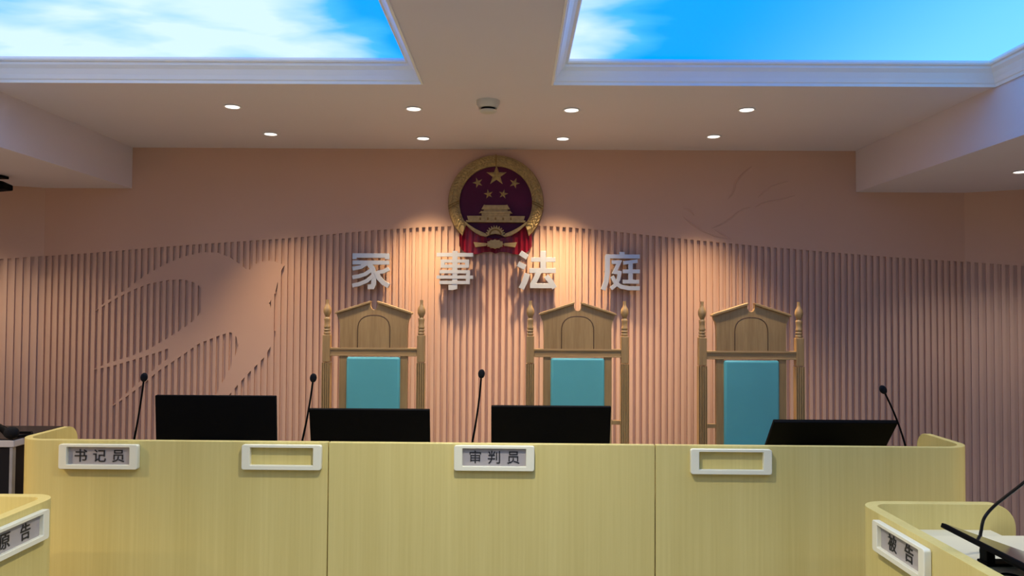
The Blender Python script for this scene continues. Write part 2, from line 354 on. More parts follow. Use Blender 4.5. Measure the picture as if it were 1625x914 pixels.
# outlines of the written characters, cubic splines in thousandths of an em
GLYPHS = {'家':[[449,832,423,824,436,802,450,775,461,750,335,750,210,750,84,750,84,681,84,613,84,544,108,544,133,544,157,544,157,590,157,636,157,682,387,682,616,682,846,682,846,636,846,590,846,544,872,544,897,544,923,544,923,613,923,681,923,750,799,750,675,750,551,750,539,780,519,817,501,847,475,839],[811,465,790,481,734,429,647,363,571,313,548,368,514,421,467,467,492,484,516,501,537,520,621,520,705,520,789,520,789,542,789,564,789,586,596,586,402,586,209,586,209,564,209,542,209,520,285,520,362,520,438,520,342,456,205,405,80,374,93,360,114,329,121,315,217,343,321,383,411,433,430,415,446,395,460,374,373,310,204,238,78,207,91,191,108,165,116,148,236,185,391,256,489,324,501,300,510,277,516,254,416,163,221,69,61,32,76,15,92,-13,100,-32,244,12,416,95,530,182,539,101,521,33,491,10,473,-7,454,-10,427,-10,406,-10,372,-9,336,-5,348,-26,355,-56,356,-76,388,-77,420,-78,441,-78,487,-78,513,-70,545,-43,601,-1,625,124,591,253,607,263,623,272,639,282,693,136,788,20,916,-38,927,-18,949,9,966,23,840,73,744,186,697,319,752,355,806,395,852,432,831,448]],
'事':[[242,131,134,131,134,111,134,92,134,72,242,72,351,72,459,72,459,49,459,27,459,4,459,-14,453,-19,434,-20,417,-21,356,-22,296,-20,306,-37,319,-65,323,-83,407,-83,459,-82,490,-71,521,-60,535,-42,535,4,535,27,535,49,535,72,615,72,695,72,775,72,775,57,775,43,775,28,800,28,826,28,851,28,851,87,851,147,851,206,886,206,920,206,955,206,955,226,955,246,955,266,920,266,886,266,851,266,851,308,851,349,851,391,746,391,640,391,535,391,535,415,535,438,535,462,635,462,735,462,835,462,835,521,835,580,835,639,735,639,635,639,535,639,535,659,535,678,535,698,668,698,802,698,935,698,935,719,935,739,935,760,802,760,668,760,535,760,535,787,535,813,535,840,510,840,484,840,459,840,459,813,459,787,459,760,328,760,198,760,67,760,67,739,67,719,67,698,198,698,328,698,459,698,459,678,459,659,459,639,363,639,268,639,172,639,172,580,172,521,172,462,268,462,363,462,459,462,459,438,459,415,459,391,354,391,248,391,143,391,143,373,143,354,143,336,248,336,354,336,459,336,459,313,459,289,459,266,322,266,185,266,48,266,48,246,48,226,48,206,185,206,322,206,459,206,459,181,459,156,459,131,351,131],[244,562,244,586,316,586,387,586,459,586,459,562,459,539,459,515,387,515,316,515,244,515,244,539],[535,562,535,586,610,586,684,586,759,586,759,562,759,539,759,515,684,515,610,515,535,515,535,539],[535,313,535,336,615,336,695,336,775,336,775,313,775,289,775,266,695,266,615,266,535,266,535,289],[535,181,535,206,615,206,695,206,775,206,775,181,775,156,775,131,695,131,615,131,535,131,535,156]],
'法':[[109,793,95,775,162,745,244,697,285,662,299,683,314,704,328,725,286,758,202,803,137,829,123,811],[56,522,42,503,107,475,187,428,227,395,241,416,255,436,269,457,228,490,146,533,83,559,69,540],[129,61,76,-16,97,-33,118,-50,139,-67,198,26,268,151,321,257,303,273,284,290,266,306,208,193],[382,-29,386,-45,413,-33,455,-26,829,21,849,-16,865,-51,875,-79,897,-68,919,-56,941,-45,911,33,835,152,764,240,744,230,724,221,704,211,734,172,765,127,793,82,687,70,582,59,476,47,538,131,601,238,653,345,748,345,842,345,937,345,937,369,937,392,937,416,849,416,761,416,673,416,673,476,673,537,673,597,747,597,822,597,896,597,896,621,896,644,896,668,822,668,747,668,673,668,673,725,673,783,673,840,648,840,623,840,598,840,598,783,598,725,598,668,526,668,455,668,383,668,383,644,383,621,383,597,455,597,526,597,598,597,598,537,598,476,598,416,512,416,425,416,339,416,339,392,339,369,339,345,414,345,488,345,563,345,513,232,446,125,424,95,399,58,380,35,360,30,369,9]],
'庭':[[259,316,264,302,264,310,278,320,291,327,332,327,373,327,414,327,398,258,375,198,346,146,326,180,308,220,295,270,276,263,257,257,238,250,257,184,281,131,309,89,271,37,225,-3,173,-32,187,-43,211,-67,220,-82,269,-53,314,-14,353,36,433,-42,544,-63,689,-63,772,-63,855,-63,938,-63,942,-44,953,-12,964,5,919,4,727,4,692,4,565,4,463,21,391,91,436,167,470,261,490,376,476,380,463,385,449,389,445,388,441,388,437,387,409,387,381,387,353,387,397,442,442,511,484,583,469,593,454,603,439,613,432,610,426,607,419,604,357,604,296,604,234,604,234,583,234,562,234,541,284,541,335,541,385,541,349,478,308,422,293,405,275,381,251,362,236,359,246,344],[878,610,865,629,783,598,637,575,517,561,525,545,534,521,537,505,584,509,635,515,685,523,685,480,685,436,685,393,637,393,588,393,540,393,540,371,540,350,540,328,588,328,637,328,685,328,685,275,685,222,685,169,625,169,564,169,504,169,504,148,504,126,504,105,649,105,794,105,939,105,939,126,939,148,939,169,878,169,816,169,755,169,755,222,755,275,755,328,808,328,862,328,915,328,915,350,915,371,915,393,862,393,808,393,755,393,755,440,755,487,755,534,810,545,862,557,903,572,890,591],[510,837,487,831,502,806,515,776,526,748,389,748,251,748,114,748,114,649,114,551,114,452,114,308,108,105,38,-39,55,-46,88,-68,101,-80,176,72,187,298,187,452,187,528,187,604,187,680,441,680,695,680,949,680,949,703,949,725,949,748,834,748,718,748,603,748,593,780,574,818,555,849,532,843]],
'书':[[732,777,717,760,781,717,864,656,905,617,920,636,936,655,951,674,909,711,824,770,762,810,747,793],[223,665,126,665,126,641,126,616,126,592,223,592,321,592,418,592,418,526,418,461,418,395,299,395,179,395,60,395,60,371,60,347,60,323,179,323,299,323,418,323,418,189,418,55,418,-79,443,-79,469,-79,494,-79,494,55,494,189,494,323,617,323,741,323,864,323,853,178,839,115,819,97,809,88,798,87,777,87,754,87,689,88,626,94,640,73,650,43,652,21,713,18,773,16,804,19,839,22,862,28,882,50,912,79,928,160,943,361,944,372,946,395,946,395,897,395,849,395,800,395,800,485,800,575,800,665,698,665,596,665,494,665,494,722,494,780,494,837,469,837,443,837,418,837,418,780,418,722,418,665,321,665],[571,395,494,395,494,461,494,526,494,592,571,592,649,592,726,592,726,526,726,461,726,395,649,395]],
'记':[[141,784,124,769,179,720,249,652,280,608,298,626,317,643,335,661,300,703,230,769,176,815,159,800],[192,-45,200,-61,200,-61,200,-60,200,-60,214,-41,242,-20,408,98,400,113,389,143,384,163,349,139,315,116,280,92,280,237,280,381,280,526,202,526,124,526,46,526,46,502,46,477,46,453,99,453,153,453,206,453,206,333,206,213,206,93,206,44,175,10,157,-4,171,-17],[576,770,419,770,419,745,419,720,419,695,551,695,684,695,816,695,816,611,816,526,816,442,690,442,564,442,438,442,438,314,438,185,438,57,438,-41,474,-65,586,-65,611,-65,790,-65,816,-65,925,-65,951,-20,962,143,940,148,908,161,889,175,884,33,874,7,812,7,773,7,621,7,591,7,527,7,515,16,515,56,515,161,515,265,515,370,615,370,716,370,816,370,816,353,816,335,816,318,841,318,866,318,891,318,891,469,891,619,891,770,734,770]],
'员':[[268,692,268,730,424,730,579,730,735,730,735,692,735,654,735,616,579,616,424,616,268,616,268,654],[399,795,190,795,190,714,190,632,190,551,399,551,608,551,817,551,817,632,817,714,817,795,608,795],[482,327,455,327,455,296,455,266,455,235,455,156,427,49,66,-22,83,-38,106,-67,115,-84,489,0,535,129,535,234,535,265,535,296,535,327,508,327],[541,83,529,65,651,23,815,-42,898,-84,911,-63,923,-41,936,-20,850,21,685,82,566,120,554,102],[389,461,155,461,155,338,155,215,155,92,181,92,206,92,232,92,232,192,232,291,232,391,413,391,595,391,776,391,776,294,776,196,776,99,803,99,829,99,856,99,856,220,856,340,856,461,622,461]],
'审':[[455,833,429,826,445,798,462,762,474,733,344,733,213,733,83,733,83,678,83,624,83,569,108,569,133,569,158,569,158,600,158,630,158,661,385,661,612,661,839,661,839,630,839,600,839,569,865,569,891,569,917,569,917,624,917,678,917,733,793,733,668,733,544,733,549,735,555,736,560,738,550,767,526,813,506,847,480,840],[217,252,217,290,298,290,379,290,460,290,460,252,460,215,460,177,379,177,298,177,217,177,217,215],[298,355,217,355,217,392,217,428,217,465,298,465,379,465,460,465,460,428,460,392,460,355,379,355],[699,290,780,290,780,252,780,215,780,177,699,177,619,177,538,177,538,215,538,252,538,290,619,290],[780,392,780,355,699,355,619,355,538,355,538,392,538,428,538,465,619,465,699,465,780,465,780,428],[486,628,460,628,460,596,460,563,460,531,355,531,250,531,145,531,145,372,145,213,145,54,169,54,193,54,217,54,217,73,217,91,217,110,298,110,379,110,460,110,460,47,460,-15,460,-78,486,-78,512,-78,538,-78,538,-15,538,47,538,110,619,110,699,110,780,110,780,93,780,76,780,59,805,59,830,59,855,59,855,216,855,374,855,531,749,531,644,531,538,531,538,563,538,596,538,628,512,628]],
'判':[[864,821,839,821,839,554,839,286,839,19,839,0,831,-5,812,-6,793,-7,730,-8,659,-5,671,-27,683,-61,687,-81,779,-82,835,-80,868,-67,899,-55,913,-32,913,19,913,286,913,554,913,821,888,821],[655,720,631,720,631,535,631,350,631,165,655,165,679,165,703,165,703,350,703,535,703,720,679,720],[523,780,500,786,474,718,434,640,398,586,415,579,446,564,461,553,495,609,538,694,569,767,546,773],[94,765,73,757,110,696,154,614,173,562,195,572,217,581,239,591,218,642,174,721,136,781,115,773],[122,299,46,299,46,276,46,252,46,229,118,229,189,229,261,229,237,130,184,37,73,-33,91,-45,118,-71,130,-86,259,-4,316,108,340,229,416,229,493,229,569,229,569,252,569,276,569,299,496,299,423,299,350,299,355,343,356,388,356,432,356,444,356,456,356,468,418,468,481,468,543,468,543,492,543,516,543,540,481,540,418,540,356,540,356,638,356,737,356,835,331,835,306,835,281,835,281,737,281,638,281,540,215,540,149,540,83,540,83,516,83,492,83,468,149,468,215,468,281,468,281,456,281,444,281,432,281,388,279,343,274,299,198,299]],
'原':[[369,371,369,402,509,402,648,402,788,402,788,371,788,339,788,308,648,308,509,308,369,308,369,339],[369,521,369,552,509,552,648,552,788,552,788,521,788,490,788,459,648,459,509,459,369,459,369,490],[719,176,699,165,759,100,838,11,876,-42,897,-29,919,-17,940,-4,899,48,818,135,758,197,738,186],[395,191,371,199,326,132,260,56,200,4,219,-6,250,-26,264,-37,320,17,390,102,442,175,418,183],[402,785,131,785,131,690,131,596,131,501,131,347,123,132,35,-21,53,-28,85,-48,99,-60,192,101,205,338,205,501,205,572,205,644,205,715,451,715,697,715,943,715,943,738,943,762,943,785,672,785],[559,700,530,704,522,678,507,642,492,611,426,611,361,611,295,611,295,490,295,369,295,248,377,248,459,248,541,248,541,167,541,85,541,4,541,-8,537,-13,521,-13,506,-14,455,-14,396,-12,405,-32,416,-59,419,-79,496,-79,545,-80,576,-68,605,-57,614,-36,614,3,614,85,614,166,614,248,697,248,781,248,864,248,864,369,864,490,864,611,767,611,670,611,573,611,588,636,603,664,617,691,588,695]],
'告':[[273,826,248,832,210,718,146,604,73,532,91,523,126,503,141,491,174,528,206,575,236,627,318,627,401,627,483,627,483,574,483,522,483,469,342,469,202,469,61,469,61,446,61,422,61,399,355,399,648,399,942,399,942,422,942,446,942,469,815,469,688,469,561,469,561,522,561,574,561,627,663,627,766,627,868,627,868,650,868,673,868,696,766,696,663,696,561,696,561,744,561,792,561,840,535,840,509,840,483,840,483,792,483,744,483,696,413,696,343,696,273,696,292,734,309,773,323,813,298,819],[399,299,185,299,185,170,185,40,185,-89,210,-89,235,-89,260,-89,260,-70,260,-51,260,-32,423,-32,585,-32,748,-32,748,-50,748,-69,748,-87,774,-87,800,-87,826,-87,826,42,826,170,826,299,612,299],[423,38,260,38,260,102,260,166,260,230,423,230,585,230,748,230,748,166,748,102,748,38,585,38]],
'被':[[159,817,140,808,167,764,202,705,216,666,236,678,257,689,277,701,260,737,226,794,197,836,178,827],[130,663,40,663,40,640,40,617,40,594,118,594,197,594,275,594,220,466,121,334,30,259,41,246,59,210,65,190,102,224,141,266,178,313,178,182,178,52,178,-79,201,-79,225,-79,248,-79,248,55,248,190,248,324,282,277,320,218,338,187,352,206,365,226,379,245,355,275,332,306,308,336,337,361,371,397,403,430,387,444,372,458,356,472,337,444,305,403,278,373,268,385,258,397,248,409,248,410,248,411,248,412,293,483,332,560,360,637,347,647,335,656,322,666,318,665,315,664,311,663,221,663],[496,692,424,692,424,605,424,518,424,431,424,292,413,106,307,-25,323,-34,351,-58,362,-73,463,53,488,236,492,381,495,381,498,381,501,381,535,276,584,184,648,109,584,51,510,8,432,-18,446,-33,464,-61,473,-79,554,-48,630,-3,697,58,759,-1,834,-46,920,-76,931,-56,952,-27,967,-12,882,13,808,54,747,108,821,192,879,299,911,433,896,439,881,445,866,451,861,450,857,448,852,447,804,447,757,447,709,447,709,505,709,564,709,622,761,622,812,622,864,622,852,575,838,528,826,495,847,490,868,485,889,480,910,530,934,612,954,682,936,686,919,691,901,695,897,694,894,693,890,692,830,692,769,692,709,692,709,741,709,791,709,840,686,840,662,840,639,840,639,791,639,741,639,692,567,692],[590,622,639,622,639,564,639,505,639,447,590,447,542,447,493,447,493,505,493,564,493,622,542,622],[739,381,824,381,796,294,752,220,697,158,641,221,598,296,568,381,653,381]]}
def glyph_object(name, text, size, gap, bold, thick, mat, parent=None, fit=None):
    """characters as one solid mesh in the x-z plane, front face towards -y, centred"""
    cu = bpy.data.curves.new(name + '_outline', 'CURVE'); cu.dimensions = '2D'; cu.fill_mode = 'BOTH'
    cu.resolution_u = 4
    n = len(text)
    for k, ch in enumerate(text):
        ox = (k - (n - 1) / 2) * gap
        for pts in GLYPHS[ch]:
            m_ = len(pts) // 6
            s = cu.splines.new('BEZIER'); s.bezier_points.add(m_ - 1); s.use_cyclic_u = True
            for i in range(m_):
                q = [v / 1000.0 for v in pts[6 * i:6 * i + 6]]
                b = s.bezier_points[i]; b.handle_left_type = b.handle_right_type = 'FREE'
                f = lambda x, y: ((x - 0.5) * size + ox, (y - 0.38) * size, 0)
                b.co = f(q[2], q[3]); b.handle_left = f(q[0], q[1]); b.handle_right = f(q[4], q[5])
    cu.offset = bold * size
    cu.extrude = thick / 2
    o = bpy.data.objects.new(name, cu); COL.objects.link(o)
    dg = bpy.context.evaluated_depsgraph_get()
    me = bpy.data.meshes.new_from_object(o.evaluated_get(dg))
    bpy.data.objects.remove(o); bpy.data.curves.remove(cu)
    if fit:
        xs = [v.co.x for v in me.vertices]; ys = [v.co.y for v in me.vertices]
        sx = fit[0] / (max(xs) - min(xs)); sy = fit[1] / (max(ys) - min(ys))
        mx, my = (max(xs) + min(xs)) / 2, (max(ys) + min(ys)) / 2
        for v in me.vertices: v.co.x = (v.co.x - mx) * sx; v.co.y = (v.co.y - my) * sy
    me.transform(Matrix.Rotation(PI / 2, 4, 'X'))
    me.name = name
    me.materials.clear(); me.materials.append(M[mat])
    o = bpy.data.objects.new(name, me); COL.objects.link(o)
    if parent: o.parent = parent
    return o

# ------------------------------------------------------------------ the room
WALL_Y = 5.6
CEIL = PY(790, 237, WALL_Y).z
SOF = PY(1358, 305, WALL_Y).z
SX_R = PY(1358, 270, WALL_Y).x       # faces of the dropped soffits
SX_L = PY(210, 270, WALL_Y).x
CORN_R = PY(1530, 303, WALL_Y).x     # where the back wall turns
CORN_L = PY(72, 297, WALL_Y).x
TURN = math.radians(27)
ROOM_X = 4.7
Y_BACK = -2.6
# openings in the ceiling for the two luminous panels
o1 = PZ(672, 133, CEIL); o2 = PZ(875, 133, CEIL)
OP_Y = (o1.y + o2.y) / 2
OPL = (SX_L, o1.x); OPR = (o2.x, SX_R)
OP_Y0 = -1.8

# back wall path: angled wing, straight, angled wing
wl = (ROOM_X + CORN_L) / math.cos(TURN); wr = (ROOM_X - CORN_R) / math.cos(TURN)
path = [(-ROOM_X, WALL_Y - wl * math.sin(TURN)), (CORN_L, WALL_Y), (CORN_R, WALL_Y), (ROOM_X, WALL_Y - wr * math.sin(TURN))]
WAVE = [(-60, 415), (0, 411), (150, 401), (270, 391), (390, 382.5), (470, 377), (560, 368.5), (640, 362.5), (710, 359), (790, 357), (865, 358.5),
        (950, 365), (1040, 374.5), (1130, 383.5), (1220, 392), (1310, 399.5), (1400, 407), (1530, 415.5), (1625, 422), (1800, 430)]
def wave(px):
    if px <= WAVE[0][0]: return WAVE[0][1]
    for i in range(len(WAVE) - 1):
        (x0, y0), (x1, y1) = WAVE[i], WAVE[i + 1]
        if x0 <= px <= x1:
            xm, ym = WAVE[max(i - 1, 0)]; xp, yp = WAVE[min(i + 2, len(WAVE) - 1)]
            m0 = (y1 - ym) / (x1 - xm); m1 = (yp - y0) / (xp - x0); h = x1 - x0; t = (px - x0) / h
            return (2*t**3-3*t*t+1)*y0 + (t**3-2*t*t+t)*h*m0 + (-2*t**3+3*t*t)*y1 + (t**3-t*t)*h*m1
    return WAVE[-1][1]
def z71(pts): return [(x / 2.54, 340 + y / 2.54) for x, y in pts]
BIRD = z71([(378, 393), (430, 350), (500, 308), (580, 250), (660, 203), (740, 170), (820, 152), (880, 155), (930, 175), (970, 203), (1000, 228),
            (1030, 200), (1070, 185), (1110, 190), (1147, 205), (1135, 222), (1122, 262), (1108, 320), (1085, 358), (1103, 410), (1106, 470), (1092, 530),
            (1066, 575), (1030, 612), (990, 652), (960, 685), (935, 715), (905, 752), (880, 765), (855, 755), (875, 715), (915, 645), (945, 580), (960, 530), (952, 492), (930, 475),
            (880, 490), (800, 522), (720, 578), (640, 630), (570, 690), (500, 742), (440, 782), (520, 712), (580, 660), (640, 608), (672, 585), (686, 560),
            (676, 541), (640, 555), (550, 583), (450, 612), (368, 628), (440, 598), (520, 574), (600, 543), (680, 497), (740, 458), (780, 428), (810, 395),
            (824, 350), (815, 305), (790, 277), (740, 263), (680, 265), (600, 280), (540, 303), (470, 337)])
BIRD = [(p.x, p.z) for p in (PY(x, y, WALL_Y) for x, y in BIRD)]
def bird_cuts(x):
    zs = []
    for i in range(len(BIRD)):
        (x0, z0), (x1, z1) = BIRD[i], BIRD[(i + 1) % len(BIRD)]
        if (x0 <= x < x1) or (x1 <= x < x0): zs.append(z0 + (z1 - z0) * (x - x0) / (x1 - x0))
    return sorted(zs)
def wave_z(p):
    px, _ = proj((p.x, p.y, 2.0))
    d = ray(px, wave(px)); t = (p.y - CAM.y) / d.y
    return CAM.z + d.z * t
PITCH_S, GROOVE, DEEP, CH = 0.0466, 0.0235, 0.019, 0.003
wb = MB()
def quad(a, b, z0a, z1a, z0b, z1b):
    wb.add([(a.x, a.y, z0a), (b.x, b.y, z0b), (b.x, b.y, z1b), (a.x, a.y, z1a)], [(0, 1, 2, 3)])
for s in range(3):
    A = Vector(path[s]); B = Vector(path[s + 1]); ln = (B - A).length
    t = (B - A) / ln; nn = Vector((-t.y, t.x))          # nn points away from the room
    n = int(round(ln / PITCH_S)); p = ln / n
    for k in range(n):
        a = A + t * (k * p); g0 = a + t * (p * 0.5 - GROOVE / 2); g1 = g0 + t * GROOVE; b = a + t * p
        quad(a, g0, 0, CEIL, 0, CEIL); quad(g1, b, 0, CEIL, 0, CEIL)
        NS = 3
        back0, back1 = g0 + nn * DEEP, g1 + nn * DEEP
        quad(back0, back1, 0, CEIL, 0, CEIL)
        quad(g0, back0, 0, CEIL, 0, CEIL); quad(back1, g1, 0, CEIL, 0, CEIL)
        for j in range(NS):
            q0 = g0 + t * (GROOVE * j / NS); q1 = g0 + t * (GROOVE * (j + 1) / NS); qm = (q0 + q1) / 2
            za, zb = wave_z(q0), wave_z(q1)
            fill = [(za, CEIL, zb, CEIL)]
            if s == 1:
                c0, c1, cm = bird_cuts(q0.x), bird_cuts(q1.x), bird_cuts(qm.x)
                if not (len(c0) == len(c1) == len(cm)): c0 = c1 = cm
                for i in range(0, len(cm) - 1, 2): fill.append((c0[i], c0[i + 1], c1[i], c1[i + 1]))
            for (l0, h0, l1, h1) in fill:
                quad(q0, q1, l0, h0, l1, h1)
                for e0, e1 in ((l0, l1), (h0, h1)):
                    if e0 < CEIL - 1e-4:
                        u, v = q0 + nn * DEEP, q1 + nn * DEEP
                        wb.add([(q0.x, q0.y, e0), (q1.x, q1.y, e1), (v.x, v.y, e1), (u.x, u.y, e0)], [(0, 1, 2, 3)])
# a solid backing behind the panelling
for s in range(3):
    A = Vector(path[s]); B = Vector(path[s + 1]); t = (B - A).normalized(); nn = Vector((-t.y, t.x))
    a, b = A + nn * (DEEP + 0.001), B + nn * (DEEP + 0.001); a2, b2 = a + nn * 0.1, b + nn * 0.1
    wb.add([(q.x, q.y, z) for z in (0, CEIL) for q in (a, b, b2, a2)], [(0, 1, 5, 4), (1, 2, 6, 5), (2, 3, 7, 6), (3, 0, 4, 7), (0, 3, 2, 1), (4, 5, 6, 7)])
me = bpy.data.meshes.new('wall_back'); me.from_pydata(wb.v, [], wb.f); me.materials.append(M['wall'])
wo = bpy.data.objects.new('wall_back', me); COL.objects.link(wo); tag(wo, kind='structure')
yl, yr = path[0][1], path[3][1]
tag(MB().box(-ROOM_X - 0.1, -ROOM_X, Y_BACK, yl + 0.06, 0, CEIL).build('wall_left', 'wall'), kind='structure')
tag(MB().box(ROOM_X, ROOM_X + 0.1, Y_BACK, yr + 0.06, 0, CEIL).build('wall_right', 'wall'), kind='structure')
tag(MB().box(-ROOM_X - 0.1, ROOM_X + 0.1, Y_BACK, WALL_Y + 0.15, -0.1, 0).build('floor', 'floor'), kind='structure')
# ceiling with the two openings left free
T = CEIL + 0.2
cb = MB()
cb.box(-ROOM_X - 0.1, ROOM_X + 0.1, OP_Y, WALL_Y + 0.15, CEIL, T)
cb.box(-ROOM_X - 0.1, ROOM_X + 0.1, Y_BACK, OP_Y0, CEIL, T)
cb.box(OPL[1], OPR[0], OP_Y0, OP_Y, CEIL, T)
cb.box(-ROOM_X - 0.1, OPL[0], OP_Y0, OP_Y, CEIL, T)
cb.box(OPR[1], ROOM_X + 0.1, OP_Y0, OP_Y, CEIL, T)
tag(cb.build('ceiling', 'ceiling'), kind='structure')
def soffit(name, xin, xout, corner, yc):
    x0, x1 = min(xin, xout), max(xin, xout)
    plan = [(xin, Y_BACK), (xin, WALL_Y), (corner, WALL_Y), (xout, yc), (xout, Y_BACK)]
    n = len(plan)
    mb = MB().add([(x, y, SOF) for x, y in plan] + [(x, y, CEIL) for x, y in plan],
                  [tuple(range(n)), tuple(range(2 * n - 1, n - 1, -1))] + [(i, (i + 1) % n, (i + 1) % n + n, i + n) for i in range(n)])
    return tag(mb.build(name, 'ceiling'), kind='structure')
soffit('ceiling_soffit_left', SX_L, -ROOM_X, CORN_L, yl)
soffit('ceiling_soffit_right', SX_R, ROOM_X, CORN_R, yr)

# luminous sky panels, each with its stepped white frame
RISE, INSET = 0.105, 0.085
def sky_panel(x0, x1, label, mat):
    cx, cy = (x0 + x1) / 2, (OP_Y0 + OP_Y) / 2
    root = thing('ceiling_light_panel', (cx, cy, CEIL), label, 'ceiling light', 'luminous sky panels in the ceiling')
    hx, hy = (x1 - x0) / 2, (OP_Y - OP_Y0) / 2
    prof = [(0.0, 0.0), (-0.004, -0.006), (0.010, -0.008), (0.014, 0.006), (0.020, 0.010), (0.030, 0.030), (0.046, 0.055), (0.064, 0.072),
            (0.066, 0.084), (0.080, 0.086), (INSET, 0.094), (INSET, RISE), (0.0, RISE)]
    prof[1] = (0.0, -0.007)
    vs, fs = [], []; n = len(prof)
    for i, (d, h) in enumerate(prof):
        vs += [(-hx + d, -hy + d, h), (hx - d, -hy + d, h), (hx - d, hy - d, h), (-hx + d, hy - d, h)]
    for i in range(n):
        j = (i + 1) % n
        for k in range(4):
            k2 = (k + 1) % 4
            fs.append((4 * i + k, 4 * i + k2, 4 * j + k2, 4 * j + k))
    MB().add(vs, fs).build('frame', 'mould', root)
    MB().box(-hx, hx, -hy, hy, RISE + 0.012, RISE + 0.03).build('printed_sky', mat, root)
    return root
SKY_L = sky_print('sky_print_clouded', 0.72, 1.25, (9.0, 9.5), 5.3)
SKY_R = sky_print('sky_print_clear', -1.05, -0.45, (-0.5, 1.1), 8.4)
sky_panel(OPL[0], OPL[1], 'luminous ceiling panel printed with mostly white clouds, left of the grey ceiling strip', SKY_L)
sky_panel(OPR[0], OPR[1], 'luminous ceiling panel printed with deep clear blue sky, right of the grey ceiling strip', SKY_R)

# ------------------------------------------------------------------ judges' bench
BY = 3.5
ROT = -0.012
bench = thing('judges_bench', (0, BY, 0), 'long pale maple judges bench with rounded ends and three front panels', 'bench', None, ROT)
def bx(px, py=720):                   # pixel column on the front panel -> local x
    d = ray(px, py); c, s = math.cos(ROT), math.sin(ROT)
    # plane through (0, BY) with normal (-s, c)
    t = (c * BY - (-s * CAM.x + c * CAM.y)) / (-s * d.x + c * d.y)
    p = CAM + d * t
    return p.x * c + (p.y - BY) * s, p.z
BL, BR = bx(18)[0], bx(1551)[0]
S1, S2 = bx(521)[0], bx(1040)[0]
BTOP = bx(522, 702)[1]
TH, RC, RET = 0.032, 0.13, 0.47
gap = 0.002
pl = [(BL, RET - 0.07 * (1 - math.cos(math.radians(a)))) for a in ()]
def ret_top(n=9, r=0.08):
    return [(RET - r + r * math.sin(PI / 2 * (1 - i / n)), BTOP - r + r * math.sin(PI / 2 * i / n)) for i in range(n + 1)]
# left panel: from the back end of the return, round the corner, to the first seam (thickness on the left of travel = inside)
pth, tp = [], []
for y, z in ret_top(): pth.append((BL, y)); tp.append(z)
for q in arc(BL + RC, RC, RC, 180, 270, 14): pth.append(q); tp.append(BTOP)
pth.append((S1 - gap, 0)); tp.append(BTOP)
strip(MB(), pth, TH, 0, tp).build('front_panel', 'bench', bench, 0.003, True)
strip(MB(), [(S1 + gap, 0), (S2 - gap, 0)], TH, 0, [BTOP, BTOP]).build('front_panel', 'bench', bench, 0.003, True)
pth, tp = [(S2 + gap, 0)], [BTOP]
for q in arc(BR - RC, RC, RC, 270, 360, 14): pth.append(q); tp.append(BTOP)
for y, z in reversed(ret_top()): pth.append((BR, y)); tp.append(z)
strip(MB(), pth, TH, 0, tp).build('front_panel', 'bench', bench, 0.003, True)
WT = 0.735
MB().box(BL + TH + 0.001, BR - TH - 0.001, TH + 0.10, 0.66, WT - 0.03, WT).box(BL + RC, BR - RC, TH + 0.001, TH + 0.10, WT - 0.03, WT).build('worktop', 'bench', bench, 0.003)
for x in (BL + 0.25, S1, S2, BR - 0.25):
    MB().box(x - 0.012, x + 0.012, TH + 0.02, 0.60, 0, WT - 0.031).build('support_panel', 'bench', bench, 0.002)
def bench_world(x, y, z): return bench.matrix_basis @ Vector((x, y, z))
bench.matrix_basis  # root is unparented, basis == world

# ------------------------------------------------------------------ name holders
NW, NH, ND = 0.362, 0.112, 0.026
def name_holder(loc, rz, text, label, gap_=0.078, size=0.062, tilt=0.0, filled='insert'):
    root = thing('nameplate', loc, label, 'nameplate', 'nameplate holders on the bench and desks', rz)
    w, h, d = NW / 2, NH / 2, ND
    iw, t0, t1 = w - 0.038, h - 0.012, -h + 0.020
    out = []
    r = 0.010
    for cx, cz, a in ((w - r, -h + r, -90), (w - r, h - r, 0), (-w + r, h - r, 90), (-w + r, -h + r, 180)):
        out += arc(cx, cz, r, a, a + 90, 5)
    inn = []
    r = 0.004
    for cx, cz, a in ((iw - r, t1 + r, -90), (iw - r, t0 - r, 0), (-iw + r, t0 - r, 90), (-iw + r, t1 + r, 180)):
        inn += arc(cx, cz, r, a, a + 90, 5)
    n = len(out); vs = []
    for y in (-d, -0.0005):
        vs += [(x, y, z) for x, z in out] + [(x, y, z) for x, z in inn]
    fs = []
    for i in range(n):
        j = (i + 1) % n
        fs += [(i, j, n + j, n + i), (2 * n + i, 3 * n + i, 3 * n + j, 2 * n + j), (i, 2 * n + i, 2 * n + j, j), (n + i, n + j, 3 * n + j, 3 * n + i)]
    MB().add(vs, fs).build('frame', 'cream', root, 0.003, True, 3)
    if text:
        MB().box(-iw - 0.003, iw + 0.003, -0.010, -0.004, t1 - 0.002, t0 + 0.002).build('display_card', 'insert', root)
        lettering(text, size, gap_, 0.006, 0.002, 'ink', root, -0.0115, (t0 + t1) / 2)
    return root
def on_bench(px, py):
    x, z = bx(px, py); v = bench.matrix_basis @ Vector((0, 0, 0))
    c, s = math.cos(ROT), math.sin(ROT)
    return (x * c, BY + x * s, z)
name_holder(on_bench(160, 723.5), ROT, '书记员', 'nameplate holder with black three-character clerk title on bench left end', 0.086)
name_holder(on_bench(449, 724.5), ROT, None, 'empty cream nameplate frame beside the left panel seam on the bench')
name_holder(on_bench(784.5, 726), ROT, '审判员', 'nameplate holder with bluish card and judge title in the middle of the bench', 0.086)
name_holder(on_bench(1158.5, 731.5), ROT, None, 'empty cream nameplate frame on the right bench panel below the third chair')

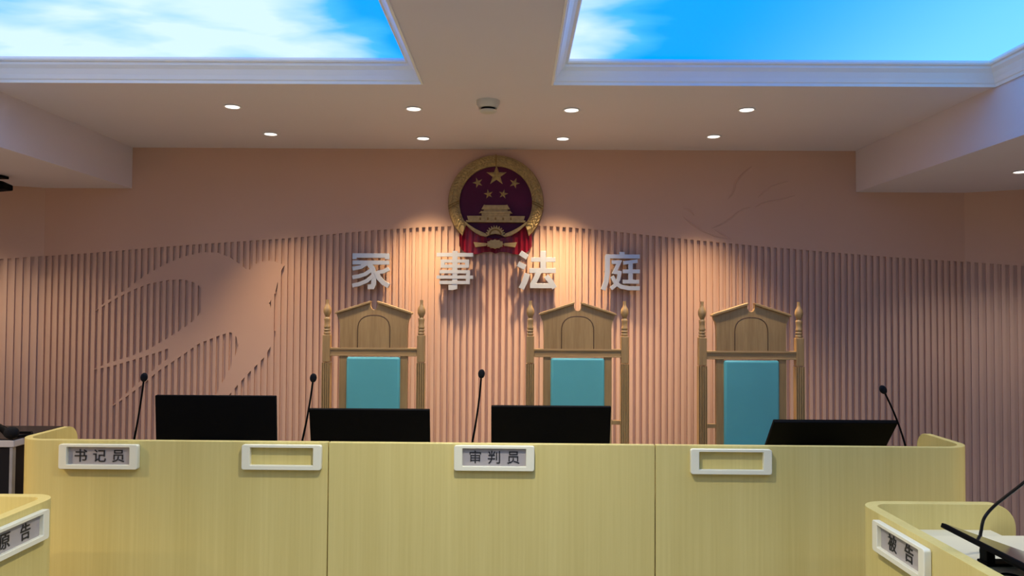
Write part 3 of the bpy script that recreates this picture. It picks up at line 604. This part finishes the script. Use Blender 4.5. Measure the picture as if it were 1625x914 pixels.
# ------------------------------------------------------------------ chairs
CH_Y = 4.9
K = CH_Y / F_PX
def make_chair():
    root = thing('judge_chair', (0, 0, 0), 'x', 'chair', 'high backed judges chairs')
    zc = lambda y: CAM.z - (y - 490.5) * K       # drawing height on the chair plane
    hs = 74.7 * K
    for s in (-1, 1):
        pb = MB()
        pb.box(s*hs - .0245, s*hs + .0245, -.0245, .0245, zc(576), zc(533))
        post = pb.build('post', 'oak', root, 0.004)
        # fluted lower post
        w = 0.0262
        prof = []
        for i in range(4):
            x = -w + 2 * w * i / 4
            prof += [(x + 0.002, -w), (x + 2*w/4*0.35, -w + 0.0005), (x + 2*w/4*0.5, -w + 0.010), (x + 2*w/4*0.65, -w + 0.0005)]
        prof += [(w, -w), (w, w), (-w, w), (-w, -w)]
        vs = [(s*hs + x, y, z) for z in (0.0, zc(577)) for x, y in prof]; n = len(prof)
        MB().add(vs, [tuple(range(n)), tuple(range(2*n-1, n-1, -1))] + [(i, (i+1) % n, (i+1) % n + n, i + n) for i in range(n)]).build('fluted_leg', 'oak', post)
        f = MB().lathe([(.019, zc(533)), (.022, zc(531)), (.022, zc(529.5)), (.017, zc(528)), (.022, zc(526)), (.022, zc(525)), (.016, zc(523.5)), (.021, zc(521.5)), (.021, zc(520)),
                        (.0175, zc(518)), (.018, zc(512)), (.020, zc(509)), (.020, zc(507)), (.012, zc(505)), (.016, zc(503)), (.0245, zc(498)), (.025, zc(494)), (.021, zc(490)),
                        (.012, zc(486)), (.009, zc(483)), (.010, zc(479)), (.0095, zc(477.5))], (s*hs, 0, 0), 20)
        f.build('finial', 'oak', post, 0, True, angle=50)
    # carved crest with broken pediment
    def X(px): return (px - 593.5) * K
    L = [(540, 554), (540, 522), (539.5, 515), (538, 509), (535.5, 504), (534.5, 500), (588, 483), (588, 488), (590, 492), (594, 493.5), (594.5, 493.5)]
    poly = [(X(x), zc(y)) for x, y in L] + [(-X(x), zc(y)) for x, y in reversed(L[:-1])]
    crest = MB().prism(poly, -.016, .016).build('crest_panel', 'oak', root, 0.002)
    for s in (-1, 1):
        q = [(533, 500.5), (588, 483), (588.5, 479.2), (586, 479.8), (535, 496.2), (532, 498.5)]
        MB().prism([(s * X(x), zc(y)) for x, y in q], -.032, .022).build('pediment_moulding', 'oak_h', crest, 0.003)
    # dark strip painting the shade in the incised arch groove
    a = [(568, 553), (568, 524), (568.3, 519), (570, 513), (573, 508.5), (577.5, 505), (583, 502.8), (588, 502), (593.5, 501.8)]
    o_ = [(X(x), zc(y)) for x, y in a]; o_ += [(-x, z) for x, z in reversed(o_[:-1])]
    pts = [(x, -.0165, z) for x, z in o_]
    MB().tube(pts, .0034, 6).build('arch_groove_shade', 'oak_dark', crest, 0, True)
    a2 = [(x * 0.965, z - 0.004) for x, z in o_]
    MB().prism(a2, -.0185, -.0155).build('arch_panel', 'oak', crest, 0.002)
    # cross rails
    rl = MB().box(-hs + .0245, hs - .0245, -.018, .018, zc(566), zc(555)).box(-hs + .0245, hs - .0245, -.023, .020, zc(556.5), zc(553.5)).box(-hs + .0245, hs - .0245, -.0215, .02, zc(566.5), zc(564.5))
    rl.build('cross_rail', 'oak_h', root, 0.0015)
    MB().box(-hs + .0245, hs - .0245, -.015, .015, .53, .59).build('lower_rail', 'oak_h', root, 0.002)
    for s in (-1, 1):
        x0, x1 = sorted((s * (X(635.5)), s * X(647.5)))
        MB().box(x0, x1, -.016, .016, .585, zc(566)).build('back_stile', 'oak', root, 0.002)
        x0, x1 = sorted((s * X(647.5), s * (hs - .0255)))
        MB().box(x0, x1, -.012, .012, zc(672), zc(665.5)).build('spacer_block', 'oak_h', root, 0.002)
    # upholstery
    MB().box(X(551), X(636), -.030, .012, .60, zc(567.5)).build('back_pad', 'teal', root, 0.016, True, 4)
    MB().box(-hs + .03, hs - .03, -.50, -.03, .42, .47).build('seat_frame', 'oak_h', root, 0.004)
    MB().box(-hs + .045, hs - .045, -.495, -.035, .4705, .53).build('seat_cushion', 'teal', root, 0.018, True, 4)
    for s in (-1, 1):
        MB().box(s*hs - .024, s*hs + .024, -.50, -.452, 0, .68).build('front_leg', 'oak', root, 0.004)
        MB().box(s*hs - .03, s*hs + .03, -.53, -.026, .681, .715).build('armrest', 'oak_h', root, 0.008)
    return root
chair = make_chair()
chair_specs = [(593.5, 4.9, 'oak throne-backed chair with teal pad standing leftmost, between first two characters of the sign'),
               (916.2, 4.9, 'oak throne-backed chair with teal pad standing in the middle, below the last two sign characters'),
               (1191, 4.78, 'oak throne-backed chair with teal pad standing rightmost, behind the steeply tilted monitor')]
for i, (px, y, lab) in enumerate(chair_specs):
    c = chair if i == 0 else copy_tree(chair)
    c.location = (PY(px, 560, y).x, y, (0, -0.006, -0.004)[i]); c['label'] = lab
    c.location.z = 0

# ------------------------------------------------------------------ monitors on the bench
def monitor(px_l, px_r, py_top, y, tilt, label, h=0.355, yaw=0.0, low=False):
    a, b = PY(px_l, py_top, y), PY(px_r, py_top, y)
    w = b.x - a.x; top = (a + b) / 2
    t = math.radians(tilt)
    root = thing('monitor', (top.x, y + math.sin(t) * h * 0.55 + 0.06, WT + .001), label, 'monitor', 'black monitors on the judges bench', yaw)
    Mx = Matrix.Translation(Vector((top.x, y, top.z)) - root.location) @ Matrix.Rotation(t, 4, 'X')
    # local: x across, -y towards the viewer (the back of the monitor), z up; the origin is the middle of the top edge
    MB().box(-w/2, w/2, 0.0, 0.022, -h, 0.0, Mx).build('housing', 'black', root, 0.004, True)
    MB().box(-w*0.22, w*0.22, -0.022, 0.002, -h*0.92, -h*0.64, Mx).build('rear_cover', 'black', root, 0.012, True)
    MB().box(-w/2 + .008, w/2 - .008, 0.0222, 0.0235, -h + .014, -.008, Mx).build('screen', 'black_gloss', root)
    MB().box(-.022, .022, -0.0012, 0.0005, -h*0.42 - .005, -h*0.42 + .005, Mx).build('badge', 'black', root)
    hinge = Mx @ Vector((0, -0.012, -h * 0.7))
    foot = Vector((0, hinge.y + 0.02, 0.012))
    MB().box(-.035, .035, foot.y - .014, foot.y + .014, 0.010, hinge.z + 0.01).build('stand_neck', 'black', root, 0.004)
    MB().box(-.11, .11, foot.y - .08, foot.y + .09, 0.0, 0.012).build('stand_base', 'black', root, 0.004)
    return root
monitor(245.5, 437.5, 628, 3.86, 5, 'black monitor seen from behind below the bird relief, tallest at bench left end', 0.35)
monitor(490, 681.5, 650, 3.86, 13, 'black monitor seen from behind in front of the leftmost oak chair', 0.34)
monitor(779.5, 970, 645.5, 3.86, 15, 'black monitor seen from behind in front of the middle oak chair', 0.34)
monitor(1228.5, 1425.5, 671, 3.80, 42, 'black monitor leaning steeply with its screen up, in front of the rightmost chair', 0.33)

# ------------------------------------------------------------------ gooseneck microphones on the bench
def bench_mic(head, base, y, label, bow):
    hp = PY(head[0], head[1], y); bp = PY(base[0], base[1], y + 0.01)
    k = (WT + 0.03 - bp.z) / (hp.z - bp.z)
    foot = Vector((bp.x + (bp.x - hp.x) * 0.3, bp.y + 0.01, WT + .001))
    root = thing('gooseneck_microphone', foot, label, 'microphone', 'gooseneck microphones on the judges bench')
    MB().lathe([(.045, 0), (.045, .012), (.038, .022), (.015, .028), (.010, .05)], (0, 0, 0), 20).build('base', 'black', root, 0, True)
    p0 = Vector((0, 0, .045)); p1 = bp - foot; p2 = hp - foot
    mid = (p1 + p2) / 2 + Vector((bow, 0, 0))
    pts = []
    for i in range(7): pts.append(p0.lerp(p1, i / 7))
    for i in range(13):
        u = i / 12; pts.append(p1 * (1-u)**2 + mid * 2 * u * (1-u) + p2 * u * u)
    MB().tube(pts, [.0052] * 10 + [.0046] * 10, 8).build('stem', 'black', root, 0, True)
    d = (pts[-1] - pts[-3]).normalized(); q = d.to_track_quat('Z', 'Y').to_matrix()
    MB().ball(p2 + d * .004, .0165, (1, 1, 1.35), 16, 12, q).build('foam_head', 'black_foam', root, 0, True, angle=180)
    return root
bench_mic((228.5, 600), (213, 697), 3.72, 'gooseneck microphone standing left of the monitor below the bird relief', 0.006)
bench_mic((497, 601), (480, 698), 3.72, 'gooseneck microphone just left of the leftmost oak chair', 0.008)
bench_mic((764, 594.5), (750, 699), 3.72, 'gooseneck microphone standing between left and middle oak chairs', 0.010)
bench_mic((1402, 619.5), (1438, 712), 3.70, 'gooseneck microphone bending left at the right end of the bench', 0.018)

# ------------------------------------------------------------------ party desks in the foreground
DTOP, DWORK = 0.85, 0.752
def desk(side, xf, yf, label):
    """U-shaped desk: aisle panel along y, far panel along x. side = +1 for the desk right of the aisle"""
    root = thing('party_desk', (xf, yf, 0), label, 'desk', 'maple party desks beside the aisle')
    R, TH2, LEN, NEAR = 0.10, 0.044, 0.60, -1.75
    top = DTOP
    # travel: from near end of aisle panel to the corner, then along the far panel, inside on the right -> mirror afterwards
    pts, tp = [(0, NEAR)], [top]
    for q in arc(R, -R, R, 180, 90, 12): pts.append(q); tp.append(top)
    r = 0.09
    for i in range(13):
        a = PI / 2 * i / 12
        pts.append((LEN - r + r * math.sin(a), 0)); tp.append(top - r + r * math.cos(a))
    pts = [(side * x, y) for x, y in pts]
    strip(MB(), pts, -TH2 * side, 0, tp).build('panel', 'bench', root, 0.004, True)
    x0, x1 = sorted((side * (TH2 + .001), side * 0.72))
    MB().box(x0, x1, NEAR + .02, -TH2 - .07, DWORK - .028, DWORK).build('worktop', 'top', root, 0.004)
    x0, x1 = sorted((side * 0.11, side * (LEN - 0.10)))
    MB().box(x0, x1, -TH2 - .075, -TH2 - .001, DWORK - .028, DWORK).build('worktop_edge', 'top', root, 0.0)
    x0, x1 = sorted((side * .68, side * .705))
    MB().box(x0, x1, NEAR + .08, -TH2 - .25, 0, DWORK - .029).build('leg_panel', 'bench', root, 0.003)
    return root
pr = PZ(1373, 803, DTOP)
plf = PZ(79, 792, DTOP)
XR = pr.x; YR = pr.y + 0.08
XL = plf.x; YL = plf.y + 0.08
desk(1, XR, YR, 'low maple desk in the right foreground with rounded corner and a monitor on it')
desk(-1, XL, YL, 'low maple desk cut by the left frame edge, in front of the judges bench')
# their name holders on the aisle faces
def on_face(px, py, x): return PX_(px, py, x)
a = on_face(1395, 848, XR); a.y -= NW / 2; name_holder((XR - 0.0005, a.y, a.z), -PI / 2, '被告', 'nameplate holder with two black characters on aisle face of the right desk', 0.115, 0.063)
a = on_face(68, 830, XL); a.y -= NW / 2; name_holder((XL + 0.0005, a.y, a.z), PI / 2, '原告', 'nameplate holder with two black characters on aisle face of the left desk', 0.115, 0.063)

# monitor lying back on the right desk, edge towards us
P0 = PX_(1494, 829, XR + 0.10)
P1 = PX_(1640, 900, XR + 0.20)
mroot = thing('monitor', (XR + 0.17, P0.y - 0.22, DWORK + .001), 'black monitor tilted almost flat on the right foreground desk, screen up', 'monitor')
tl = math.radians(19)
base = Vector((P0.x, P0.y, P0.z)) - mroot.location
Mx = Matrix.Translation(base) @ Matrix.Rotation(tl, 4, 'Y')
MB().box(0, .31, -.53, 0, -.016, 0.0, Mx).build('housing', 'black', mroot, 0.003, True)
MB().box(.008, .302, -.522, -.008, 0.0002, 0.0015, Mx).build('screen', 'screen_glass', mroot)
MB().box(.09, .24, -.44, -.20, -.034, -.014, Mx).build('rear_cover', 'black', mroot, 0.010, True)
ft = PX_(1564, 884, XR + .235) - mroot.location
MB().box(ft.x - .008, ft.x + .020, ft.y - .022, ft.y + .022, 0.008, base.z - .072).build('stand_neck', 'black', mroot, 0.003)
MB().box(ft.x - .012, ft.x + .09, ft.y - .03, ft.y + .03, 0.0, 0.009).build('stand_base', 'black', mroot, 0.003)
# its cable
cp = [PX_(1583, 899, XR + .20), PX_(1600, 897, XR + .24), PX_(1625, 905, XR + .26), PX_(1660, 925, XR + .24), PX_(1640, 930, XR + .2), PX_(1606, 912, XR + .19), PX_(1585, 902, XR + .17)]
pts = []
for i in range(len(cp) - 1):
    a0, a1, a2, a3 = cp[max(i-1, 0)], cp[i], cp[i+1], cp[min(i+2, len(cp)-1)]
    for k in range(6):
        u = k / 6
        pts.append(0.5 * ((2*a1) + (a2-a0)*u + (2*a0-5*a1+4*a2-a3)*u*u + (3*a1-a0-3*a2+a3)*u**3))
pts = [Vector((p.x, p.y, DWORK + .005)) for p in pts]
tag(MB().tube(pts, .004, 8).build('cable', 'black', None, 0, True), 'black cable looped on the worktop under the tilted desk monitor', 'cable')
# its microphone
gp = [(1558, 866), (1556, 852), (1557.5, 840), (1559, 831), (1562, 822), (1569, 812), (1580, 801), (1595, 789), (1612, 776), (1630, 762), (1655, 745), (1672, 735)]
pts = [PX_(x, y, XR + .27 + max(0, i - 4) * .012) for i, (x, y) in enumerate(gp)]
pts[0] = PX_(1558, 866, XR + .27)
fp = PZ(1563, 878, DWORK); foot = Vector((fp.x, fp.y, DWORK + .001))
groot = thing('gooseneck_microphone', foot, 'gooseneck microphone arching over right foreground desk toward the right frame edge', 'microphone')
MB().lathe([(.017, 0), (.017, .010), (.014, .016), (.010, .020), (.008, .04)], (0, 0, 0), 20).build('base', 'black', groot, 0, True)
pp = [Vector((0, 0, .03))] + [p - foot for p in pts[1:]]
sm = []
for i in range(len(pp) - 1):
    a0, a1, a2, a3 = pp[max(i-1, 0)], pp[i], pp[i+1], pp[min(i+2, len(pp)-1)]
    for k in range(4):
        u = k / 4
        sm.append(0.5 * ((2*a1) + (a2-a0)*u + (2*a0-5*a1+4*a2-a3)*u*u + (3*a1-a0-3*a2+a3)*u**3))
sm.append(pp[-1])
MB().tube(sm, .0055, 10).build('stem', 'black_gloss', groot, 0, True)
MB().ball(pp[-1], .017, (1.3, 1, 1)).build('foam_head', 'black_foam', groot, 0, True, angle=180)

# ------------------------------------------------------------------ emblem
EY = WALL_Y - 0.012
ec = PY(787, 322, EY)
KE = EY / F_PX
emb = thing('national_emblem', (ec.x, WALL_Y, ec.z), 'round gold and crimson national emblem hanging above the silver characters', 'emblem')
def E(zx, zy):                       # drawing units of the emblem sketch -> local x, z
    return ((zx - 467) / 4.81 * KE, -(zy - 443) / 4.81 * KE)
def ering(r_out, r_in, a0, a1, n):
    o_ = [( (467 + r_out * math.cos(math.radians(a0 + (a1-a0)*i/n)))[0] if False else 0, 0) for i in range(0)]
    return o_
u = KE / 4.81
def circ(r, n=64, cx=0, cz=0): return [(cx + r * math.cos(2*PI*i/n), cz + r * math.sin(2*PI*i/n)) for i in range(n)]
# back board (outline of ring plus drape)
MB().prism(circ(366 * u, 72), -.018, -.001).build('back_board', 'gold_dark', emb, 0.004)
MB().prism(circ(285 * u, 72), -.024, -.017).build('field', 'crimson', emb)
# ear-of-grain ring: crossed grain relief between two beads
A0, A1 = -38.0, 218.0
ro, ri = 362 * u, 276 * u
ring = MB(); nseg = 96; prof = [(0, -.016), (.04, -.046), (.14, -.050), (.26, -.056), (.5, -.062), (.74, -.056), (.86, -.050), (.96, -.046), (1, -.016)]
vs, fs = [], []
for i in range(nseg + 1):
    an = math.radians(A0 + (A1 - A0) * i / nseg)
    for k, (f, y) in enumerate(prof):
        # the two ends taper to an outward point, like a cut ribbon
        end = min(i, nseg - i)
        rr = ri + (ro - ri) * f
        bump = 0.004 * math.sin(an * 60 + k * 1.9) if 1 < k < 7 else 0
        sh = math.radians(9) * (f - 0.15) if True else 0
        a2 = an
        if i == 0: a2 = an - sh
        if i == nseg: a2 = an + sh
        vs.append((rr * math.cos(a2), y + bump, rr * math.sin(a2)))
npf = len(prof)
for i in range(nseg):
    for k in range(npf - 1):
        fs.append((i*npf + k, (i+1)*npf + k, (i+1)*npf + k + 1, i*npf + k + 1))
    fs.append((i*npf + npf - 1, (i+1)*npf + npf - 1, (i+1)*npf, i*npf))
fs.append(tuple(range(npf))); fs.append(tuple(nseg*npf + k for k in range(npf - 1, -1, -1)))
rg = MB().add(vs, fs).build('grain_ring', 'gold', emb)
# grains: small ovals in two rows along the ring
gr = MB()
for i in range(62):
    an = math.radians(A0 + 4 + (A1 - A0 - 8) * i / 61)
    for row, dl in ((0.30, 0.5), (0.70, -0.5)):
        rr = ri + (ro - ri) * row
        sgn = 1 if an > PI / 2 else -1
        ang = an + PI / 2 + dl * sgn
        mt = Matrix.Rotation(-ang, 3, 'Y')
        gr.ball((rr * math.cos(an), -.060, rr * math.sin(an)), .0125, (1.15, .5, .46), 8, 5, mt)
gr.build('grain_relief', 'gold', rg, 0, True, angle=180)
bd = MB()
for an in (90, 0, 180):
    for da in ((-1.6, 1.6) if an != 90 else (0,)):
        a_ = math.radians(an + da); 
        slope = 0 if an == 90 else (math.radians(7) if an == 0 else -math.radians(7))
        p = [((ri - .001 + (ro - ri + .002) * t) * math.cos(a_ - slope * t), -.0655, (ri - .001 + (ro - ri + .002) * t) * math.sin(a_ - slope * t)) for t in (0, .25, .5, .75, 1)]
        MB().tube(p, .0035, 6).build('binding_cord', 'gold_dark', rg, 0, True)
def star(cx, cy, r, rot=0.0, depth=.012):
    x0, z0 = E(cx, cy); r *= u
    top, out = [], []
    mb = MB()
    n = 10; pts = []
    for k in range(n):
        rr = r if k % 2 == 0 else r * 0.39
        a_ = PI / 2 + rot + 2 * PI * k / n
        pts.append((x0 + rr * math.cos(a_), z0 + rr * math.sin(a_)))
    v = [(x, -.0245, z) for x, z in pts] + [(x0, -.0245 - depth, z0)] + [(x0, -.0238, z0)]
    f = [(k, (k+1) % n, n) for k in range(n)] + [((k+1) % n, k, n + 1) for k in range(n)]
    mb.add(v, f); return mb.build('star', 'gold', emb)
star(470, 235, 82, 0, .020)
star(328, 290, 42, .35); star(608, 293, 42, -.35)
star(410, 377, 38, .2); star(524, 377, 38, -.2)
# gate tower
def epoly(pts): return [E(x, y) for x, y in pts]
g = MB()
g.prism(epoly([(248, 548), (690, 548), (676, 594), (262, 594)]), -.058, -.022)
g.prism(epoly([(240, 582), (694, 582), (690, 597), (246, 597)]), -.062, -.022)
tw = g.build('gate_tower', 'gold', emb, 0.002)
g = MB()
g.prism(epoly([(352, 510), (582, 510), (572, 548), (362, 548)]), -.056, -.022)
g.prism(epoly([(340, 528), (358, 512), (576, 512), (594, 528)]), -.062, -.022)
g.prism(epoly([(372, 484), (560, 484), (556, 512), (376, 512)]), -.054, -.022)
g.prism(epoly([(358, 498), (378, 462), (390, 466), (542, 466), (554, 462), (576, 498)]), -.062, -.022)
g.build('gate_roof', 'gold', tw, 0.0015)
g = MB()
for k in range(5):
    x = 350 + k * 58
    MB().prism(epoly([(x - 7, 580), (x - 7, 566), (x - 3, 560), (x + 3, 560), (x + 7, 566), (x + 7, 580)]), -.0595, -.057).build('gate_arch', 'gold_dark', tw)
# drape behind the foot of the ring
dr = MB()
cols = [(190, 640, 775), (215, 628, 812), (245, 610, 828), (285, 640, 838), (330, 680, 836), (380, 708, 822), (430, 715, 818), (467, 716, 832), (504, 715, 818),
        (554, 708, 822), (604, 680, 836), (649, 640, 838), (689, 610, 828), (719, 628, 812), (744, 640, 775)]
vs, fs = [], []
sub = 4; cc = []
for i in range(len(cols) - 1):
    for k in range(sub):
        t = k / sub; cc.append(tuple(cols[i][j] * (1-t) + cols[i+1][j] * t for j in range(3)))
cc.append(cols[-1])
for i, (x, yt, yb) in enumerate(cc):
    fold = .008 * math.sin(i * 1.5)
    for y in (yt, yb):
        xx, zz = E(x, y); vs.append((xx, -.030 + fold, zz)); vs.append((xx, -.004, zz))
for i in range(len(cc) - 1):
    a_, b_ = 4*i, 4*i + 4
    fs += [(a_, b_, b_ + 2, a_ + 2), (a_ + 1, a_ + 3, b_ + 3, b_ + 1), (a_, a_ + 1, b_ + 1, b_), (a_ + 2, b_ + 2, b_ + 3, a_ + 3)]
fs += [(0, 2, 3, 1), (4*len(cc) - 4, 4*len(cc) - 3, 4*len(cc) - 1, 4*len(cc) - 2)]
dr.add(vs, fs).build('red_drape', 'drape', emb, 0, True, angle=60)
# curved grain stalk ends meeting the cog wheel
st = MB()
for s in (-1, 1):
    o_, i_ = [], []
    ctr = [(232, 598), (270, 632), (310, 660), (352, 682), (398, 696)]
    wdt = [18, 24, 28, 30, 22]
    for (x, y), w_ in zip(ctr, wdt):
        xx = 467 + s * (467 - x) * -1
        o_.append((467 + s * (x - 467), y - w_ * 0.55)); i_.append((467 + s * (x - 467), y + w_ * 0.55))
    MB().prism(epoly(o_ + i_[::-1]), -.060, -.020).build('stalk_band', 'gold', emb, 0.003)
cg = []
for k in range(23):
    a_ = PI * k / 22
    r = 76 if k % 2 == 0 else 60
    for da in (-.045, .045): cg.append((465 + r * math.cos(a_ + da), 697 - r * math.sin(a_ + da)))
cg += [(395, 706), (430, 690), (465, 684), (500, 690), (535, 706)]
cog = MB().prism(epoly(cg), -.064, -.020).build('cog_wheel', 'gold', emb, 0.002)
hub = MB()
hub.tube([(E(465 + 42 * math.cos(PI * k / 12), 694 - 42 * math.sin(PI * k / 12))[0], -.064, E(0, 694 - 42 * math.sin(PI * k / 12))[1]) for k in range(13)], .006, 6)
hub.build('cog_rim', 'gold_dark', cog, 0, True)
kn = MB()
rose = []
for k in range(24):
    a_ = 2 * PI * k / 24; r = 1.0 if k % 2 == 0 else 0.82
    rose.append((463 + 70 * r * math.cos(a_), 763 - 37 * r * math.sin(a_)))
kn.prism(epoly(rose), -.066, -.040)
kn.prism(epoly([(300, 748), (400, 756), (400, 776), (314, 788), (306, 768)]), -.058, -.040)
kn.prism(epoly([(630, 748), (530, 756), (530, 776), (616, 788), (624, 768)]), -.058, -.040)
kn.build('ribbon_knot', 'gold', emb, 0.003)

# ------------------------------------------------------------------ silver characters on the wall
LY = WALL_Y - 0.076
for ch, x0, x1, y0, y1, lab in (('家', 559.5, 617, 399.5, 458.5, 'silver character, first of the four on the wall, left of the emblem'),
                                ('事', 693, 750.5, 398, 459, 'silver character under the left edge of the emblem, made of stacked horizontal bars'),
                                ('法', 822, 882, 398, 458.5, 'silver character under the right edge of the emblem, split in two upright halves'),
                                ('庭', 955, 1015.5, 399.5, 460.5, 'silver character, last of the four, right of the emblem with a bluish sheen')):
    a, b = PY(x0, y0, LY), PY(x1, y1, LY)
    root = thing('character_sign', ((a.x + b.x) / 2, WALL_Y, (a.z + b.z) / 2), lab, 'sign', 'silver characters on the grooved wall')
    g = stroke_character('character_face', ch, b.x - a.x, a.z - b.z, 0.028, 'silver', root)
    g.location = (0, LY - WALL_Y + 0.014, 0)
    pn = MB()
    dx, dz = (b.x - a.x) * 0.28, (a.z - b.z) * 0.30
    ctrs = {'家': [(0, 0), (0, -.09), (-.1, .075)], '事': [(0, .06), (0, -.06)], '法': [(.03, .06), (.03, -.1)], '庭': [(-.11, 0), (.06, .02)]}[ch]
    for qx, qz in ctrs: MB().tube([(qx, LY - WALL_Y + .029, qz), (qx, -.0005, qz)], .005, 8).build('standoff_pin', 'grey_metal', root)

# thin raised line drawing on the plain wall, right
def wz(pts): return [PY(1040 + x / 4.514, 240 + y / 4.514, WALL_Y) for x, y in pts]
rl = MB()
for ln in ([(200, 470), (260, 520), (340, 572), (430, 607), (520, 630)], [(200, 408), (240, 420), (268, 440), (278, 462)], [(405, 552), (460, 530), (520, 495), (590, 440), (640, 412), (680, 400)],
           [(715, 402), (760, 378), (800, 364), (900, 347), (1000, 318)], [(522, 342), (550, 310), (566, 270), (570, 230), (610, 180), (650, 140), (690, 108)],
           [(735, 335), (780, 290), (830, 255), (890, 232), (950, 215)], [(425, 560), (480, 595), (545, 632)]):
    p = wz(ln); n = len(p)
    rl.tube([(q.x, WALL_Y - .0005, q.z) for q in p], [.003] + [.0065] * (n - 2) + [.003], 6)
tag(rl.build('line_relief', 'wall', None, 0, True), 'faint raised bird line drawing on the plain wall right of the emblem', 'wall decoration')

# ------------------------------------------------------------------ recessed ceiling lights
def downlight(p, label, power, angle=79, col=SPOT_COL, blend=.9):
    root = thing('recessed_light', p, label, 'ceiling light', 'recessed spot lights')
    vs = MB()
    R = .047
    vs.lathe([(R, 0.0), (R + .004, -.004), (R + .001, -.007), (R - .006, -.006), (R - .009, -.0005), (R - .009, 0.0)], (0, 0, 0), 28)
    vs.build('trim_ring', 'mould', root, 0, True)
    MB().lathe([(R - .010, -.0012), (R - .010, -.0045), (R - .014, -.0055), (.01, -.006)], (0, 0, 0), 28).build('lens', 'lamp', root, 0, True)
    li = bpy.data.lights.new('spot', 'SPOT'); li.energy = power; li.color = col
    li.spot_size = math.radians(angle); li.spot_blend = blend; li.shadow_soft_size = .045
    lo = bpy.data.objects.new('spot', li); COL.objects.link(lo); lo.parent = root; lo.location = (0, 0, -.02)
    return root
DL = [(429.5, 212, 'first from the left in the row by the back wall', .5), (671.5, 219, 'row by the back wall, just left of the emblem', 1.02),
      (893, 219.5, 'row by the back wall, just right of the emblem', 1.25), (1132.5, 216, 'right end of the row by the back wall', .85),
      (369, 168.5, 'left end of the row nearer the sky panels', .5), (656.5, 172, 'left of the smoke detector, row nearer the sky panels', .8),
      (907, 174, 'right of the smoke detector, row nearer the sky panels', .8), (1185, 173.5, 'right end of the row nearer the sky panels', .5)]
for px, py, lab, f in DL:
    downlight(PZ(px, py, CEIL), 'small round recessed ceiling light, ' + lab, *((SPOT_W * f,) if 'back wall' in lab else (ROOM_W * .55, 105, ROOM_COL, .8)))
downlight(PZ(1620, 272, SOF), 'small round recessed light in the right dropped soffit at the frame edge', ROOM_W * .25, 110, ROOM_COL, .6)
# unseen lamps added along the soffits and middle strip to light bench and wall
for x, ys, z, f, col in ((-3.45, (4.72, 2.5, 1.2, -.3), SOF, 2.1, (1.0, .82, .58)), (3.25, (2.5, 1.2, 0.0, -1.4), SOF, 1.35, ROOM_COL), ((OPL[1] + OPR[0]) / 2, (2.3, .9, -.5, -1.9), CEIL, 1.3, ROOM_COL)):
    for y in ys:
        downlight(Vector((x, y, z)), 'small round downlight added to fill the room with light, unseen, out of the frame', ROOM_W * f * (.22 if y > 4 else 1), 125, col, .7)

# smoke detector
p = PZ(774.5, 160, CEIL)
sd = thing('smoke_detector', p, 'round greyish smoke detector on the ceiling above the emblem', 'smoke detector')
MB().lathe([(.066, 0), (.066, -.006), (.064, -.022), (.052, -.042), (.048, -.042)], (0, 0, 0), 32).build('housing', 'white_plastic', sd, 0, True)
MB().lathe([(.040, -.042), (.040, -.054)], (0, 0, 0), 32).build('vent_slot', 'black', sd)
MB().lathe([(.048, -.054), (.048, -.058), (.040, -.066), (.028, -.068)], (0, 0, 0), 32).build('sensor_cap', 'white_plastic', sd, 0, True)

# black ceiling mount at the left frame edge
p = PZ(-6, 278, SOF)
cm = thing('ceiling_mount', (p.x, p.y, SOF), 'black ceiling mount with grey drop pole at the left frame edge', 'ceiling mount')
q = lambda x, y: PY(x, y, p.y) - p
a, b = q(5, 281), q(13.5, 290)
MB().box(-.09, a.x, -.06, .06, -.018, 0).build('ceiling_plate', 'black', cm, 0.003)
MB().box(-.03, .0, -.02, .02, b.z + .005, -.017).build('neck', 'grey_metal', cm, 0.003)
MB().prism([(-.10, b.z + .012), (a.x * .4, b.z + .016), (b.x, b.z - .012), (b.x, q(0, 301).z), (-.10, q(0, 305).z)], -.05, .05).build('bracket_arm', 'black', cm, 0.006)
MB().box(-.03, q(3.5, 0).x, -.015, .015, q(0, 338).z, q(0, 303).z).build('drop_pole', 'grey_metal', cm, 0.003)

# equipment cabinet beyond the left bench end
zt = 0.95
c0 = PZ(15, 697, zt); c1 = PZ(57, 676, zt)
cbx = thing('equipment_cabinet', (c0.x - .278, c0.y + .22, 0), 'black equipment cabinet with light lid beside the left end of the judges bench', 'cabinet')
dy = c1.y - c0.y
MB().box(-.32, .275, -.21, dy - .22, 0, zt - .041).build('body', 'cab_black', cbx, 0.004)
MB().box(-.33, .30, -.22, dy - .21, zt - .04, zt - .006).build('lid', 'cab_light', cbx, 0.004)
MB().box(-.325, .295, -.215, dy - .215, zt - .0058, zt).build('lid_mat', 'cab_black', cbx)
MB().box(.276, .292, -.215, -.19, 0, zt - .041).build('corner_post', 'grey_metal', cbx, 0.002)
h0 = PZ(18, 690, zt + .02)
hd = thing('microphone', (h0.x, h0.y, zt), 'black microphone with thick round head lying on the cabinet at the left edge', 'microphone')
MB().ball((0, 0, .030), .030, (1.2, 1, 1)).build('foam_head', 'black_foam', hd, 0, True, angle=180)
MB().tube([(-.02, 0, .032), (-.07, .02, .055), (-.13, .04, .078), (-.2, .05, .085)], [.020, .014, .012, .012], 10).build('handle', 'black', hd, 0, True)
MB().tube([(.0, .03, .0065), (.04, .10, .0065), (.0, .16, .0065), (-.1, .15, .0065)], .006, 8).build('cord', 'black', hd, 0, True)
